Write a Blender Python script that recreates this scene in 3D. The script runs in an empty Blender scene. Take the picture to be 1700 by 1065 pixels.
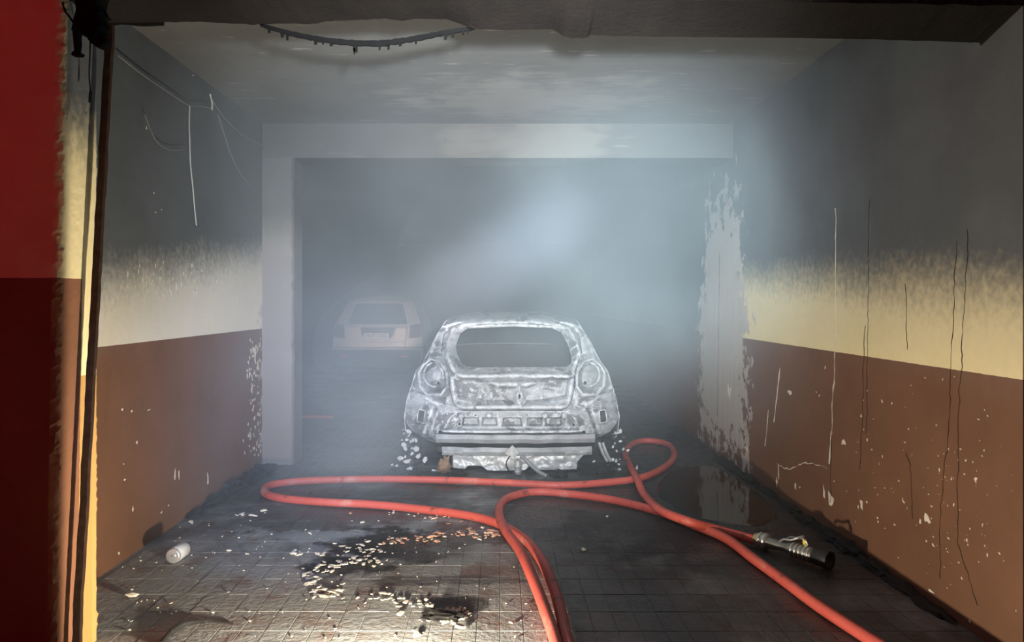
import bpy, bmesh, math, random
import numpy as np
from mathutils import Vector, Matrix, noise as mnoise

random.seed(7)
rng = np.random.default_rng(7)
scene = bpy.context.scene
COL = scene.collection

# ---------------------------------------------------------------- camera
F, CX, CY, EYE = 1250.0, 830.0, 500.0, 1.40       # focal length (px), vanishing point, eye height
cam_d = bpy.data.cameras.new('camera'); cam = bpy.data.objects.new('camera', cam_d); COL.objects.link(cam)
cam.location = (0, 0, EYE); cam.rotation_euler = (math.pi/2, 0, 0)
cam_d.sensor_width = 36.0; cam_d.lens = F/1700*36.0
cam_d.shift_x = (850-CX)/1700; cam_d.shift_y = (CY-532.5)/1700
cam_d.clip_start = 0.05; cam_d.clip_end = 200
scene.camera = cam

# ---------------------------------------------------------------- world, lights, exposure
world = bpy.data.worlds.new('night'); scene.world = world; world.use_nodes = True
bg = world.node_tree.nodes['Background']
bg.inputs[0].default_value = (0.55, 0.6, 0.8, 1); bg.inputs[1].default_value = 0.012

def on_axis(px, py, Y): return ((px-CX)*Y/F, Y, EYE-(py-CY)*Y/F)     # a point at distance Y in a viewing direction
def lamp(name, kind, loc, target, energy, color, **kw):
    d = bpy.data.lights.new(name, kind); d.energy = energy; d.color = color
    for k, v in kw.items(): setattr(d, k, v)
    o = bpy.data.objects.new(name, d); COL.objects.link(o); o.location = loc
    if target is not None:
        o.rotation_euler = (Vector(target)-Vector(loc)).to_track_quat('-Z', 'Y').to_euler()
    return o
# work lamp lying low on the floor at the mouth of the garage
lamp('floor_lamp', 'SPOT', (-0.45, 2.54, 0.10), (0.56, 5.90, 0.12), 220, (1.0, 0.88, 0.68),
     spot_size=math.radians(180), spot_blend=0.025, shadow_soft_size=0.035)
# unseen cool spots added near the camera to brighten the smoke and cars
lamp('fill_spot', 'SPOT', (1.0, 0.3, 2.1), on_axis(634, 566, 14), 4800, (0.86, 0.87, 1.0),
     spot_size=math.radians(8.5), spot_blend=1.0, shadow_soft_size=0.05)
lamp('fill_spot', 'SPOT', (-0.35, 0.25, 1.5), on_axis(520, 690, 7), 1400, (0.50, 0.64, 1.0),
     spot_size=math.radians(30), spot_blend=1.0, shadow_soft_size=0.05)
lamp('fill_spot', 'SPOT', (0.45, 0.25, 1.75), on_axis(1010, 430, 9), 2700, (0.74, 0.97, 1.0),
     spot_size=math.radians(30), spot_blend=1.0, shadow_soft_size=0.05)
lamp('fill_spot', 'SPOT', (0.1, 0.2, 1.7), on_axis(830, 400, 9), 3100, (0.88, 0.94, 1.0),
     spot_size=math.radians(57), spot_blend=1.0, shadow_soft_size=0.05)
# red beacon of the fire engine outside on the left
lamp('beacon', 'POINT', (-3.3, -0.6, 2.6), None, 75, (1.0, 0.02, 0.045), shadow_soft_size=0.15)

vs = scene.view_settings
vs.view_transform = 'Standard'; vs.look = 'None'; vs.gamma = 1.0; vs.use_curve_mapping = False
vs.exposure = 0.0
scene.cycles.use_denoising = True
scene.cycles.max_bounces = 4; scene.cycles.diffuse_bounces = 2; scene.cycles.glossy_bounces = 2
scene.cycles.volume_bounces = 0
scene.cycles.volume_step_rate = 4.0
scene.cycles.use_adaptive_sampling = True; scene.cycles.adaptive_threshold = 0.05
scene.cycles.volume_max_steps = 128

# ---------------------------------------------------------------- node helper
class NT:
    def __init__(s, name):
        s.m = bpy.data.materials.new(name); s.m.use_nodes = True
        s.t = s.m.node_tree; s.t.nodes.clear()
        s.out = s.t.nodes.new('ShaderNodeOutputMaterial')
    def n(s, typ): return s.t.nodes.new(typ)
    def put(s, sock, v):
        if isinstance(v, bpy.types.NodeSocket): s.t.links.new(v, sock)
        elif isinstance(v, (tuple, list)) and len(v) == 3 and sock.type == 'RGBA': sock.default_value = (*v, 1)
        else: sock.default_value = v
    def m_(s, op, a, b=0.0, c=0.0, clamp=False):
        n = s.n('ShaderNodeMath'); n.operation = op; n.use_clamp = clamp
        s.put(n.inputs[0], a); s.put(n.inputs[1], b); s.put(n.inputs[2], c); return n.outputs[0]
    def add(s, a, b): return s.m_('ADD', a, b)
    def sub(s, a, b): return s.m_('SUBTRACT', a, b)
    def mul(s, a, b): return s.m_('MULTIPLY', a, b)
    def mx(s, a, b): return s.m_('MAXIMUM', a, b)
    def mn(s, a, b): return s.m_('MINIMUM', a, b)
    def abs(s, a): return s.m_('ABSOLUTE', a)
    def inv(s, a): return s.m_('SUBTRACT', 1.0, a)
    def smooth(s, v, lo, hi):
        n = s.n('ShaderNodeMapRange'); n.interpolation_type = 'SMOOTHSTEP'
        s.put(n.inputs[0], v); s.put(n.inputs[1], lo); s.put(n.inputs[2], hi); return n.outputs[0]
    def lin(s, v, lo, hi, a=0.0, b=1.0):
        n = s.n('ShaderNodeMapRange')
        for i, q in enumerate((v, lo, hi, a, b)): s.put(n.inputs[i], q)
        return n.outputs[0]
    def pos(s):
        g = s.n('ShaderNodeNewGeometry'); x = s.n('ShaderNodeSeparateXYZ')
        s.t.links.new(g.outputs['Position'], x.inputs[0]); s.P = g.outputs['Position']
        return x.outputs
    def objpos(s):
        g = s.n('ShaderNodeTexCoord'); x = s.n('ShaderNodeSeparateXYZ')
        s.t.links.new(g.outputs['Object'], x.inputs[0]); s.P = g.outputs['Object']
        return x.outputs
    def vmul(s, v, k):
        n = s.n('ShaderNodeVectorMath'); n.operation = 'MULTIPLY'; s.put(n.inputs[0], v); n.inputs[1].default_value = k
        return n.outputs[0]
    def noise(s, scale, detail=4, rough=.55, vec=None, dist=0.0):
        n = s.n('ShaderNodeTexNoise'); s.put(n.inputs['Vector'], vec if vec is not None else s.P)
        n.inputs['Scale'].default_value = scale; n.inputs['Detail'].default_value = detail
        n.inputs['Roughness'].default_value = rough; n.inputs['Distortion'].default_value = dist
        return n.outputs['Fac']
    def mix(s, f, a, b):
        n = s.n('ShaderNodeMix'); n.data_type = 'RGBA'
        s.put(n.inputs[0], f); s.put(n.inputs[6], a); s.put(n.inputs[7], b); return n.outputs[2]
    def bump(s, h, strength=.3, dist=.01):
        n = s.n('ShaderNodeBump'); n.inputs['Strength'].default_value = strength
        n.inputs['Distance'].default_value = dist; s.put(n.inputs['Height'], h); return n.outputs[0]
    def bsdf(s, color, rough=.8, metal=0.0, normal=None, spec=.5):
        n = s.n('ShaderNodeBsdfPrincipled'); s.put(n.inputs['Base Color'], color); s.put(n.inputs['Roughness'], rough)
        s.put(n.inputs['Metallic'], metal); n.inputs['Specular IOR Level'].default_value = spec
        if normal is not None: s.t.links.new(normal, n.inputs['Normal'])
        s.t.links.new(n.outputs[0], s.out.inputs['Surface']); return s.m

def simple(name, color, rough=.6, metal=0.0, var=.25, scale=30, bump=.15, spec=.5):
    t = NT(name); t.objpos(); nz = t.noise(scale, 3)
    c = t.mix(nz, tuple(max(0, q*(1-var)) for q in color), tuple(min(1, q*(1+var)) for q in color))
    return t.bsdf(c, rough, metal, t.bump(nz, bump, .004), spec)

# ---------------------------------------------------------------- palette
CREAM = (.80, .69, .40); BROWN = (.155, .075, .042); SOOT_GREY = (.079, .086, .092); PLASTER = (.55, .50, .46)

def wall_mat(name, line, soot0, soot_slope, axis='y', peel=None, brown=BROWN, cream=CREAM, line2=None, sootcol=SOOT_GREY, bump=.25, soot_ymin=None):
    t = NT(name); x, y, z = t.pos(); a = y if axis == 'y' else x
    n1 = t.noise(2.6, 4, .62); n2 = t.noise(24, 3, .6)
    ns = t.noise(1.0, 4, .65, t.vmul(t.P, (15, 15, 2.6)))
    ln = line
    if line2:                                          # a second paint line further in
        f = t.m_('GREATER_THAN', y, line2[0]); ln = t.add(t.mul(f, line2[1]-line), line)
    bm_ = t.m_('LESS_THAN', t.add(z, t.mul(t.sub(n2, .5), .006)), ln)
    cr = t.mix(n1, tuple(q*.82 for q in cream), tuple(min(1, q*1.1) for q in cream))
    br = t.mix(n1, tuple(q*.72 for q in brown), tuple(q*1.28 for q in brown))
    if line2 and len(line2) > 2: br = t.mix(t.m_('GREATER_THAN', y, line2[0]), br, line2[2])  # inner stretch takes its own lighter colour below the line
    base = t.mix(bm_, cr, br)
    # soot above a wandering, speckled line
    sl = t.add(t.mul(a, soot_slope), soot0)
    if axis == 'y': sl = t.sub(sl, t.mul(t.smooth(y, 6.9, 7.9), .7))
    sz = t.sub(t.add(z, t.add(t.mul(t.sub(n1, .5), .22), t.add(t.mul(t.sub(n2, .5), .24), t.mul(t.sub(ns, .5), .09)))), sl)
    sm = t.smooth(sz, -.15, .22)
    if soot_ymin: sm = t.mul(sm, t.smooth(y, soot_ymin-.02, soot_ymin+.02))
    grime = t.mul(t.smooth(sz, -.5, .1), .35 if not soot_ymin else 0.0)
    base = t.mix(grime, base, tuple(q*3 for q in sootcol))
    sc = t.mix(n1, tuple(q*.7 for q in sootcol), tuple(q*1.5 for q in sootcol))
    base = t.mix(sm, base, sc)
    if peel:
        c0, hw, zlo, zhi, amp = peel
        n5 = t.noise(7, 5, .7)
        w = t.sub(hw, t.mul(t.smooth(z, 1.2, 2.5), hw*.45))
        rg = t.add(t.mul(t.sub(n5, .5), 1.3), t.mul(t.sub(ns, .5), .45))
        pm = t.add(t.sub(w, t.abs(t.sub(a, c0))), t.mul(rg, amp))
        pm = t.mn(pm, t.add(t.mul(t.sub(zhi, z), .6), t.mul(rg, 1.1)))
        pm = t.mn(pm, t.add(t.mul(t.sub(z, zlo), .8), t.mul(rg, 1.2)))
        pk = t.smooth(pm, -.02, .04)
        pc = t.mix(ns, tuple(q*.62 for q in PLASTER), PLASTER)
        pc = t.mix(t.mul(t.smooth(z, 1.3, 2.4), .6), pc, tuple(q*3 for q in sootcol))
        base = t.mix(pk, base, pc)
    return t.bsdf(base, .72, 0, t.bump(n2, bump, .008), .3)

M_right = wall_mat('right_wall_paint', 1.10, 1.28, .045, peel=(6.8, .70, .12, 2.3, 1.1))
M_left = wall_mat('left_wall_paint', 1.168, 1.05, .112, cream=(.74, .68, .56), peel=(6.75, .30, .25, 2.0, .5))
M_pil = wall_mat('pillar_plaster', -1.0, 2.0, .0, cream=(.20, .19, .19))
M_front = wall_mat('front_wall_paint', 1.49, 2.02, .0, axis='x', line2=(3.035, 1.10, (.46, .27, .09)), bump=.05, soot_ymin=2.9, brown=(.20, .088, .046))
M_black = simple('sooty_black', (.008, .008, .008), 1.0, 0, .5, 8, .4, .05)
M_back = simple('sooty_back_wall', (.05, .052, .055), .9, 0, .4, 2, .3)

def ceiling_mat(name, cx, cy, rx, ry, axis, k=1.0):
    t = NT(name); x, y, z = t.pos(); b = y if axis == 'y' else z
    n1 = t.noise(2.2, 4, .65); n2 = t.noise(1.0, 4, .65, t.vmul(t.P, (3, 16, 16))); n3 = n2
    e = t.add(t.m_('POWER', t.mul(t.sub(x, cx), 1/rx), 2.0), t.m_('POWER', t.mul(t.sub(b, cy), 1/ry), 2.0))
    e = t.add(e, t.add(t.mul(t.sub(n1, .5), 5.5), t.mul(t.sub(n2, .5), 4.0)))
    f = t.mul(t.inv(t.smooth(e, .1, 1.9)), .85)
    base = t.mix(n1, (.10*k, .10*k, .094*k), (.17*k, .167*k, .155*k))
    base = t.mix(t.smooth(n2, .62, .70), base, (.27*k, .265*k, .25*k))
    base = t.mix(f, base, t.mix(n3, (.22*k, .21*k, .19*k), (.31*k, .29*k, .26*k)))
    if axis == 'z': base = t.mix(t.mul(t.smooth(t.abs(t.sub(x, .15)), .7, 1.7), .75), base, tuple(q*.8 for q in SOOT_GREY))  # beam ends toned down by colour to fade into the haze
    return t.bsdf(base, .85, 0, t.bump(n2, .3, .012), .3)
M_ceil = ceiling_mat('ceiling_concrete', .25, 5.7, .8, .55, 'y')
M_beam = ceiling_mat('beam_concrete', .15, 2.78, .62, .22, 'z', .62)

# ---------------------------------------------------------------- mesh helpers
def link(name, me, mat, parent=None, smooth=False):
    o = bpy.data.objects.new(name, me); COL.objects.link(o)
    if mat is not None and not me.materials: me.materials.append(mat)
    if smooth:
        for p in me.polygons: p.use_smooth = True
    if parent is not None: o.parent = parent
    return o
def root_loc(p):
    v = Vector((0, 0, 0))
    while p is not None: v += p.location; p = p.parent
    return v
def mesh(name, V, Fc, mat, parent=None, smooth=False, local=False):
    off = Vector((0, 0, 0)) if (parent is None or local) else root_loc(parent)
    me = bpy.data.meshes.new(name)
    me.from_pydata([tuple(Vector(v)-off) for v in V], [], Fc); me.update()
    return link(name, me, mat, parent, smooth)
def tag(o, label=None, cat=None, group=None, kind=None):
    for k, v in (('label', label), ('category', cat), ('group', group), ('kind', kind)):
        if v: o[k] = v
    return o
def empty(name, loc, label, cat, group=None):
    o = bpy.data.objects.new(name, None); COL.objects.link(o); o.location = loc; o.empty_display_size = .1
    return tag(o, label, cat, group)
def boxg(x0, x1, y0, y1, z0, z1):
    V = [(x, y, z) for z in (z0, z1) for y in (y0, y1) for x in (x0, x1)]
    return V, [(0, 2, 3, 1), (4, 5, 7, 6), (0, 1, 5, 4), (2, 6, 7, 3), (0, 4, 6, 2), (1, 3, 7, 5)]
def join(*gs):
    V, Fc = [], []
    for v, f in gs:
        o = len(V); V += list(v); Fc += [tuple(i+o for i in q) for q in f]
    return V, Fc
def frame_of(d):
    d = Vector(d).normalized(); up = Vector((0, 0, 1)) if abs(d.z) < .95 else Vector((0, 1, 0))
    a = d.cross(up).normalized(); return a, a.cross(d).normalized()
def tube(pts, r, seg=10, cap=True):
    pts = [Vector(p) for p in pts]; n = len(pts); V, Fc = [], []
    rr = r if isinstance(r, (list, tuple)) else [r]*n
    for i, p in enumerate(pts):
        d = pts[min(i+1, n-1)]-pts[max(i-1, 0)]; a, b = frame_of(d)
        for k in range(seg):
            q = 2*math.pi*k/seg; V.append(p+a*(rr[i]*math.cos(q))+b*(rr[i]*math.sin(q)))
    for i in range(n-1):
        for k in range(seg):
            k2 = (k+1) % seg; Fc.append((i*seg+k, i*seg+k2, (i+1)*seg+k2, (i+1)*seg+k))
    if cap: Fc += [tuple(range(seg))[::-1], tuple((n-1)*seg+k for k in range(seg))]
    return V, Fc
def lathe(p0, p1, prof, seg=24):
    p0, p1 = Vector(p0), Vector(p1); d = p1-p0; a, b = frame_of(d); V, Fc = [], []
    for t, r in prof:
        for k in range(seg):
            q = 2*math.pi*k/seg; V.append(p0+d*t+a*(r*math.cos(q))+b*(r*math.sin(q)))
    for i in range(len(prof)-1):
        for k in range(seg):
            k2 = (k+1) % seg; Fc.append((i*seg+k, i*seg+k2, (i+1)*seg+k2, (i+1)*seg+k))
    Fc += [tuple(range(seg))[::-1], tuple((len(prof)-1)*seg+k for k in range(seg))]
    return V, Fc
def spline(P, sub=10):
    P = [Vector(p) for p in P]; out = []
    for i in range(len(P)-1):
        a, b, c, d = P[max(i-1, 0)], P[i], P[i+1], P[min(i+2, len(P)-1)]
        for k in range(sub):
            t = k/sub
            out.append(.5*((2*b)+(c-a)*t+(2*a-5*b+4*c-d)*t*t+(3*b-a-3*c+d)*t**3))
    return out+[P[-1]]
def lump(c, r, seed=0, sub=2, amp=.45):
    bm = bmesh.new(); bmesh.ops.create_icosphere(bm, subdivisions=sub, radius=1)
    V = []
    for v in bm.verts:
        k = 1+amp*mnoise.noise(v.co*1.9+Vector((seed*3.7, seed*1.3, 0)))+amp*.5*mnoise.noise(v.co*5+Vector((seed, 0, 9)))
        V.append((c[0]+v.co.x*r[0]*k, c[1]+v.co.y*r[1]*k, max(c[2]+v.co.z*r[2]*k, .001)))
    Fc = [tuple(v.index for v in f.verts) for f in bm.faces]; bm.free(); return V, Fc
# where a sight line through a photo pixel meets a known plane of the place
def on_floor(px, py, h=0.0):
    Y = F*(EYE-h)/(py-CY); return Vector(((px-CX)*Y/F, Y, h))
def on_x(px, py, X):
    Y = F*X/(px-CX); return Vector((X, Y, EYE-(py-CY)*Y/F))
def on_y(px, py, Y): return Vector(((px-CX)*Y/F, Y, EYE-(py-CY)*Y/F))

def poly_sd(x, z, poly):
    P = np.array(poly, float); d = np.full(x.shape, 1e9); ins = np.zeros(x.shape, bool); n = len(P)
    for i in range(n):
        ax, az = P[i]; bx, bz = P[(i+1) % n]; ex, ez = bx-ax, bz-az
        t = np.clip(((x-ax)*ex+(z-az)*ez)/(ex*ex+ez*ez+1e-12), 0, 1)
        d = np.minimum(d, np.hypot(x-ax-t*ex, z-az-t*ez))
        cond = (az > z) != (bz > z)
        xi = ax+(z-az)*ex/(ez if abs(ez) > 1e-12 else 1e-12)
        ins ^= cond & (x < xi)
    return np.where(ins, d, -d)                          # positive inside
def mirror(half): return [(x, z) for x, z in half]+[(-x, z) for x, z in reversed(half) if x > 1e-6]
def flip(poly): return [(-x, z) for x, z in poly]
def sheet(us, vs_, keep, mapf):
    """grid clipped to keep(u,v) > 0 with clean edges, mapped to 3D"""
    U, W = np.meshgrid(us, vs_); S = keep(U, W); nv, nu = S.shape
    V, Fc, cache = [], [], {}
    def vert(key, u, w):
        if key not in cache: cache[key] = len(V); V.append((u, w))
        return cache[key]
    for j in range(nv-1):
        for i in range(nu-1):
            cs = [(j, i), (j, i+1), (j+1, i+1), (j+1, i)]; s = [S[c] for c in cs]
            if max(s) <= 0: continue
            poly = []
            for k in range(4):
                a, b = cs[k], cs[(k+1) % 4]; sa, sb = s[k], s[(k+1) % 4]
                if sa > 0: poly.append(vert(a, U[a], W[a]))
                if (sa > 0) != (sb > 0):
                    t = sa/(sa-sb); key = (min(a, b), max(a, b))
                    poly.append(vert(key, U[a]+t*(U[b]-U[a]), W[a]+t*(W[b]-W[a])))
            if len(poly) >= 3: Fc.append(tuple(poly))
    A = np.array(V)
    X, Y, Z = mapf(A[:, 0], A[:, 1])
    return list(zip(X.tolist(), Y.tolist(), Z.tolist())), Fc
def solid(o, th, bevel=0):
    m = o.modifiers.new('thickness', 'SOLIDIFY'); m.thickness = th; m.offset = 0
    return o
def struct(name, g, mat, label=None):
    o = mesh(name, g[0], g[1], mat); o['kind'] = 'structure'
    if label: o['label'] = label
    return o

# ================================================================ SETTING
XL, XR, YF, YJ, YB, HC, HB = -2.04, 2.0, 2.88, 3.13, 6.46, 2.925, 2.63
YE, XBL = 16.2, -5.2

# ---- floor with pavers
def paver_mat():
    t = NT('sooty_pavers'); x, y, z = t.pos()
    cxn = t.n('ShaderNodeCombineXYZ')
    t.put(cxn.inputs[0], t.m_('FLOOR', t.mul(x, 10.0))); t.put(cxn.inputs[1], t.m_('FLOOR', t.mul(y, 5.0)))
    wn = t.n('ShaderNodeTexWhiteNoise'); t.put(wn.inputs['Vector'], cxn.outputs[0]); rnd = wn.outputs['Value']
    n1 = t.noise(1.6, 4, .62); n2 = t.noise(30, 4, .65); n3 = t.noise(5, 4, .65)
    clay = t.mix(rnd, (.25, .19, .17), (.31, .245, .22))
    ash = t.mix(n2, (.20, .205, .205), (.50, .50, .49))
    base = t.mix(t.smooth(t.add(n3, t.mul(t.sub(rnd, .5), .14)), .30, .52), clay, ash)
    # soot towards the car; right half darkened for wet and the hose's shadow
    s = t.add(t.lin(y, 3.6, 5.2, 0, .75), t.lin(x, -.1, .7, 0, .62))
    s = t.add(s, t.mul(t.sub(n1, .5), 1.5))
    sm = t.smooth(s, .15, .85)
    for bx, by, rx, ry, q in ((-.62, 4.35, .42, .36, 1.0), (-.80, 4.0, .26, .2, 1.0), (-.22, 3.48, .2, .1, .8), (-.3, 3.78, .5, .07, .6), (-.2, 4.45, .35, .16, .8), (-1.3, 5.0, .7, .5, .8)):
        e = t.add(t.m_('POWER', t.mul(t.sub(x, bx), 1/rx), 2.0), t.m_('POWER', t.mul(t.sub(y, by), 1/ry), 2.0))
        e = t.add(e, t.mul(t.sub(n3, .5), 3.4)); sm = t.mx(sm, t.mul(t.inv(t.smooth(e, .5, 1.1)), q))
    base = t.mix(t.mul(sm, .93), base, t.mix(n2, (.010, .010, .011), (.04, .038, .037)))
    wet = t.mul(sm, t.smooth(n1, .40, .60))
    rough = t.sub(t.lin(n2, .3, .7, .6, .9), t.mul(wet, .42))
    return t.bsdf(base, rough, 0, t.bump(n2, .6, .012), .5)
M_pave = paver_mat()
M_joint = simple('joint_sand', (.10, .098, .094), .9, 0, .4, 20, .3)
floor = struct('floor', boxg(XBL, 4.2, -.6, YE, -.12, -.0026), M_pave, 'sooty block-paved garage floor')
PW, PL = .1, .2
def paver_geo(x, y, w, l, dz, tilt=(0, 0), ch=.0009):
    V = []
    for zz, i in ((-.05, .001), (-ch, .0012), (0, .0012+ch)):
        for sx, sy in ((-1, -1), (1, -1), (1, 1), (-1, 1)):
            px, py = sx*(w/2-i), sy*(l/2-i)
            V.append((x+px, y+py, zz+dz+(px*tilt[0]+py*tilt[1] if zz > -.04 else 0)))
    return V, [(0, 1, 5, 4), (1, 2, 6, 5), (2, 3, 7, 6), (3, 0, 4, 7), (4, 5, 9, 8), (5, 6, 10, 9), (6, 7, 11, 10), (7, 4, 8, 11), (8, 9, 10, 11)]
pvar = []
for k in range(6):
    V, Fc = paver_geo(0, 0, PW-.0015, PL-.0015, 0, (random.uniform(-.006, .006), random.uniform(-.004, .004)))
    me = bpy.data.meshes.new('paver'); me.from_pydata(V, [], Fc); me.materials.append(M_pave); pvar.append(me)
cells = []
for j in range(int(1.0/PL), int(8.6/PL)):
    for i in range(-51, 21):
        x, y = (i+.5)*PW, (j+.5)*PL
        if x < XL and y < 6.7: continue
        if x > XR-.04: continue
        cells.append((x, y))
def in_view(x, y):
    px, py = CX+F*x/y, CY+F*EYE/y
    return -20 < px < 1720 and py < 1090
near = sorted([c for c in cells if in_view(*c)], key=lambda c: c[1])[:300]
nearset = set(near); rest = []
for (x, y) in cells:
    dz = random.uniform(-.001, .0)
    if (x, y) in nearset:
        o = link('paver', random.choice(pvar), None, floor); o.location = (x, y, dz)
    else:
        rest.append(paver_geo(x, y, PW-.0015, PL-.0015, dz, (random.uniform(-.006, .006), random.uniform(-.004, .004))))
o = mesh('paver_field', *join(*rest), M_pave, floor); o['kind'] = 'stuff'

# ---- side walls, ceiling, back of the garage
struct('wall_right', boxg(XR, XR+.2, YF, YE, -.1, 3.3), M_right, 'right garage wall, brown dado under sooty cream paint')
struct('wall_left', boxg(XL-.2, XL, YJ, YB+.3, -.1, 3.3), M_left, 'left garage wall, brown dado under sooty cream paint')
def ragged_box(x0, x1, y0, y1, z0, z1):
    """pillar with a slightly knocked inner edge"""
    V, Fc = [], []; n = 60
    for k in range(n+1):
        z = z0+(z1-z0)*k/n; j = .014*mnoise.noise(Vector((0, 0, z*14)))+.008*mnoise.noise(Vector((3, 0, z*40)))
        V += [(x0, y0, z), (x1-.012+j, y0, z), (x1+j, y0+.03, z), (x1, y1, z), (x0, y1, z)]
    for k in range(n):
        a = k*5
        for i in range(5): Fc.append((a+i, a+(i+1) % 5, a+5+(i+1) % 5, a+5+i))
    return V, Fc
struct('wall_left_pillar', ragged_box(XL, -1.775, YB, YB+.3, -.05, HB), M_pil, 'pale scorched pillar at the far end of the left wall')
struct('ceiling', boxg(XL-.2, XR+.2, YJ, YB+.4, HC, HC+.15), M_ceil, 'smoke-stained concrete ceiling')
struct('ceiling_beam', boxg(XL, XR, YB, YB+.35, HB, HC), M_beam, 'deep concrete beam crossing the ceiling')
struct('ceiling_back', boxg(XBL-.2, XR+.2, YB+.35, YE, HB+.02, HB+.2), M_back)
struct('wall_back', boxg(XBL-.2, XR+.2, YE, YE+.2, -.1, 3), M_back)
struct('wall_back_left', boxg(XBL-.2, XBL, YB, YE, -.1, 3), M_back)
struct('wall_back_return', boxg(XBL, XL-.2, YB+.1, YB+.3, -.1, 3), M_back)
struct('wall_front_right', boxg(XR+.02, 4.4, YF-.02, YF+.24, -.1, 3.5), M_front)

# ---- front wall on the left with its jamb (rough plaster, slightly out of plumb)
def front_wall():
    path = []
    xs = list(np.linspace(-4.4, -2.6, 10))+list(np.linspace(-2.55, -1.70, 90))
    path += [(x, YF, 'f') for x in xs]
    path += [(-1.683, YF+.004, 'e'), (-1.672, YF+.013, 'e')]
    path += [(-1.67, y, 'r') for y in np.linspace(YF+.03, YJ-.015, 14)]
    path += [(-1.678, YJ-.003, 'e'), (-1.70, YJ, 'b'), (-4.4, YJ, 'b')]
    zs = np.linspace(-.05, 3.5, 260); V, Fc = [], []; n = len(path)
    for z in zs:
        lean = -.035*(1-z/2.5)
        for x, y, k in path:
            p = Vector((x, y, z)); q = mnoise.noise(p*38)+.6*mnoise.noise(p*90)
            if k == 'f': y -= .0004*q+.007*max(0, mnoise.noise(p*21)-.42)*max(0, min(1, 1.5-z))
            if k == 'e': x += .012*q; y += .008*mnoise.noise(p*55+Vector((9, 9, 9)))
            if k == 'r': x += .0015*q
            w = max(0, min(1, (x+2.6)/.9)) if y < YJ-.05 else 0
            V.append((x+lean*w, y, z))
    for j in range(len(zs)-1):
        for i in range(n):
            i2 = (i+1) % n; Fc.append((j*n+i, j*n+i2, (j+1)*n+i2, (j+1)*n+i))
    return V, Fc
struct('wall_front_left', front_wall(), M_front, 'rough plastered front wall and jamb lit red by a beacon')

# ---- lintel over the opening, its lower edge burnt ragged
def lintel_mat():
    t = NT('burnt_lintel'); x, y, z = t.pos()
    n1 = t.noise(4, 6, .65); n2 = t.noise(45, 4)
    base = t.mix(n1, (.006, .005, .0045), (.018, .015, .013))
    f = t.mul(t.smooth(t.add(x, t.mul(t.sub(n1, .5), 1.6)), 1.0, 1.5), t.smooth(t.add(z, t.mul(t.sub(n2, .5), .05)), 2.555, 2.58))
    base = t.mix(t.mul(f, t.inv(t.smooth(y, 2.89, 2.90))), base, (.42, .34, .26))
    return t.bsdf(base, .9, 0, t.bump(n2, .4, .012), .1)
M_lintel = lintel_mat()
edge_px = [(150, 36), (200, 38), (270, 37), (330, 36), (420, 41), (470, 39), (520, 40), (545, 35), (580, 34), (640, 31), (668, 35), (690, 31), (740, 32),
           (766, 40), (782, 48), (830, 50), (895, 49), (918, 48), (935, 60), (948, 63), (974, 63), (980, 58), (1040, 60), (1180, 62),
           (1330, 63), (1480, 66), (1600, 70), (1626, 71), (1628, 76), (1700, 78), (1740, 80)]
def lintel():
    V, Fc = [], []
    pts = []
    for (a, b) in zip(edge_px[:-1], edge_px[1:]):
        for k in range(6):
            t = k/6; px = a[0]+(b[0]-a[0])*t; py = a[1]+(b[1]-a[1])*t+1.3*mnoise.noise(Vector((px*.13, 3, 0)))
            pts.append(on_y(px, py, YJ))
    pts.append(on_y(*edge_px[-1], YJ))
    for p in pts:
        zb = float(np.interp(p.x, [-1.7, .5, 2.0], [2.58, 2.565, 2.54]))
        V += [(p.x, YF, zb-.01+.006*mnoise.noise(Vector((p.x*20, 0, 0)))), (p.x, YJ, p.z), (p.x, YJ, 3.5), (p.x, YF, 3.5)]
    for i in range(len(pts)-1):
        a = i*4
        for k in range(4): Fc.append((a+k, a+(k+1) % 4, a+4+(k+1) % 4, a+4+k))
    Fc += [(0, 1, 2, 3), tuple(len(V)-4+k for k in (3, 2, 1, 0))]
    return V, Fc
struct('wall_front_lintel', lintel(), M_lintel, 'sooty concrete lintel with a ragged burnt lower edge')

# ---- paint chips and cracks on the walls (bare plaster, each 1-2 mm proud)
M_chip = simple('bare_plaster', (.66, .60, .50), .9, 0, .25, 60, .3)
M_crack = simple('open_crack', (.016, .013, .012), .95, 0, .3, 40, .2)
wr = bpy.data.objects['wall_right']; wl = bpy.data.objects['wall_left']
def flake(p, nx, w, h, seed):
    """irregular scab on a wall facing +-x"""
    r = random.Random(seed); n = r.randint(6, 10); V = []
    rad = [r.choice((r.uniform(.3, .6), r.uniform(.6, 1.3))) for _ in range(n)]
    for dx in (-.001, .0018):
        for k in range(n):
            a = 2*math.pi*k/n; V.append((p.x+nx*dx, p.y+math.cos(a)*rad[k]*w/2, p.z+math.sin(a)*rad[k]*h/2))
    Fc = [tuple(range(n)), tuple(range(n, 2*n))]+[(k, (k+1) % n, n+(k+1) % n, n+k) for k in range(n)]
    return V, Fc
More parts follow.
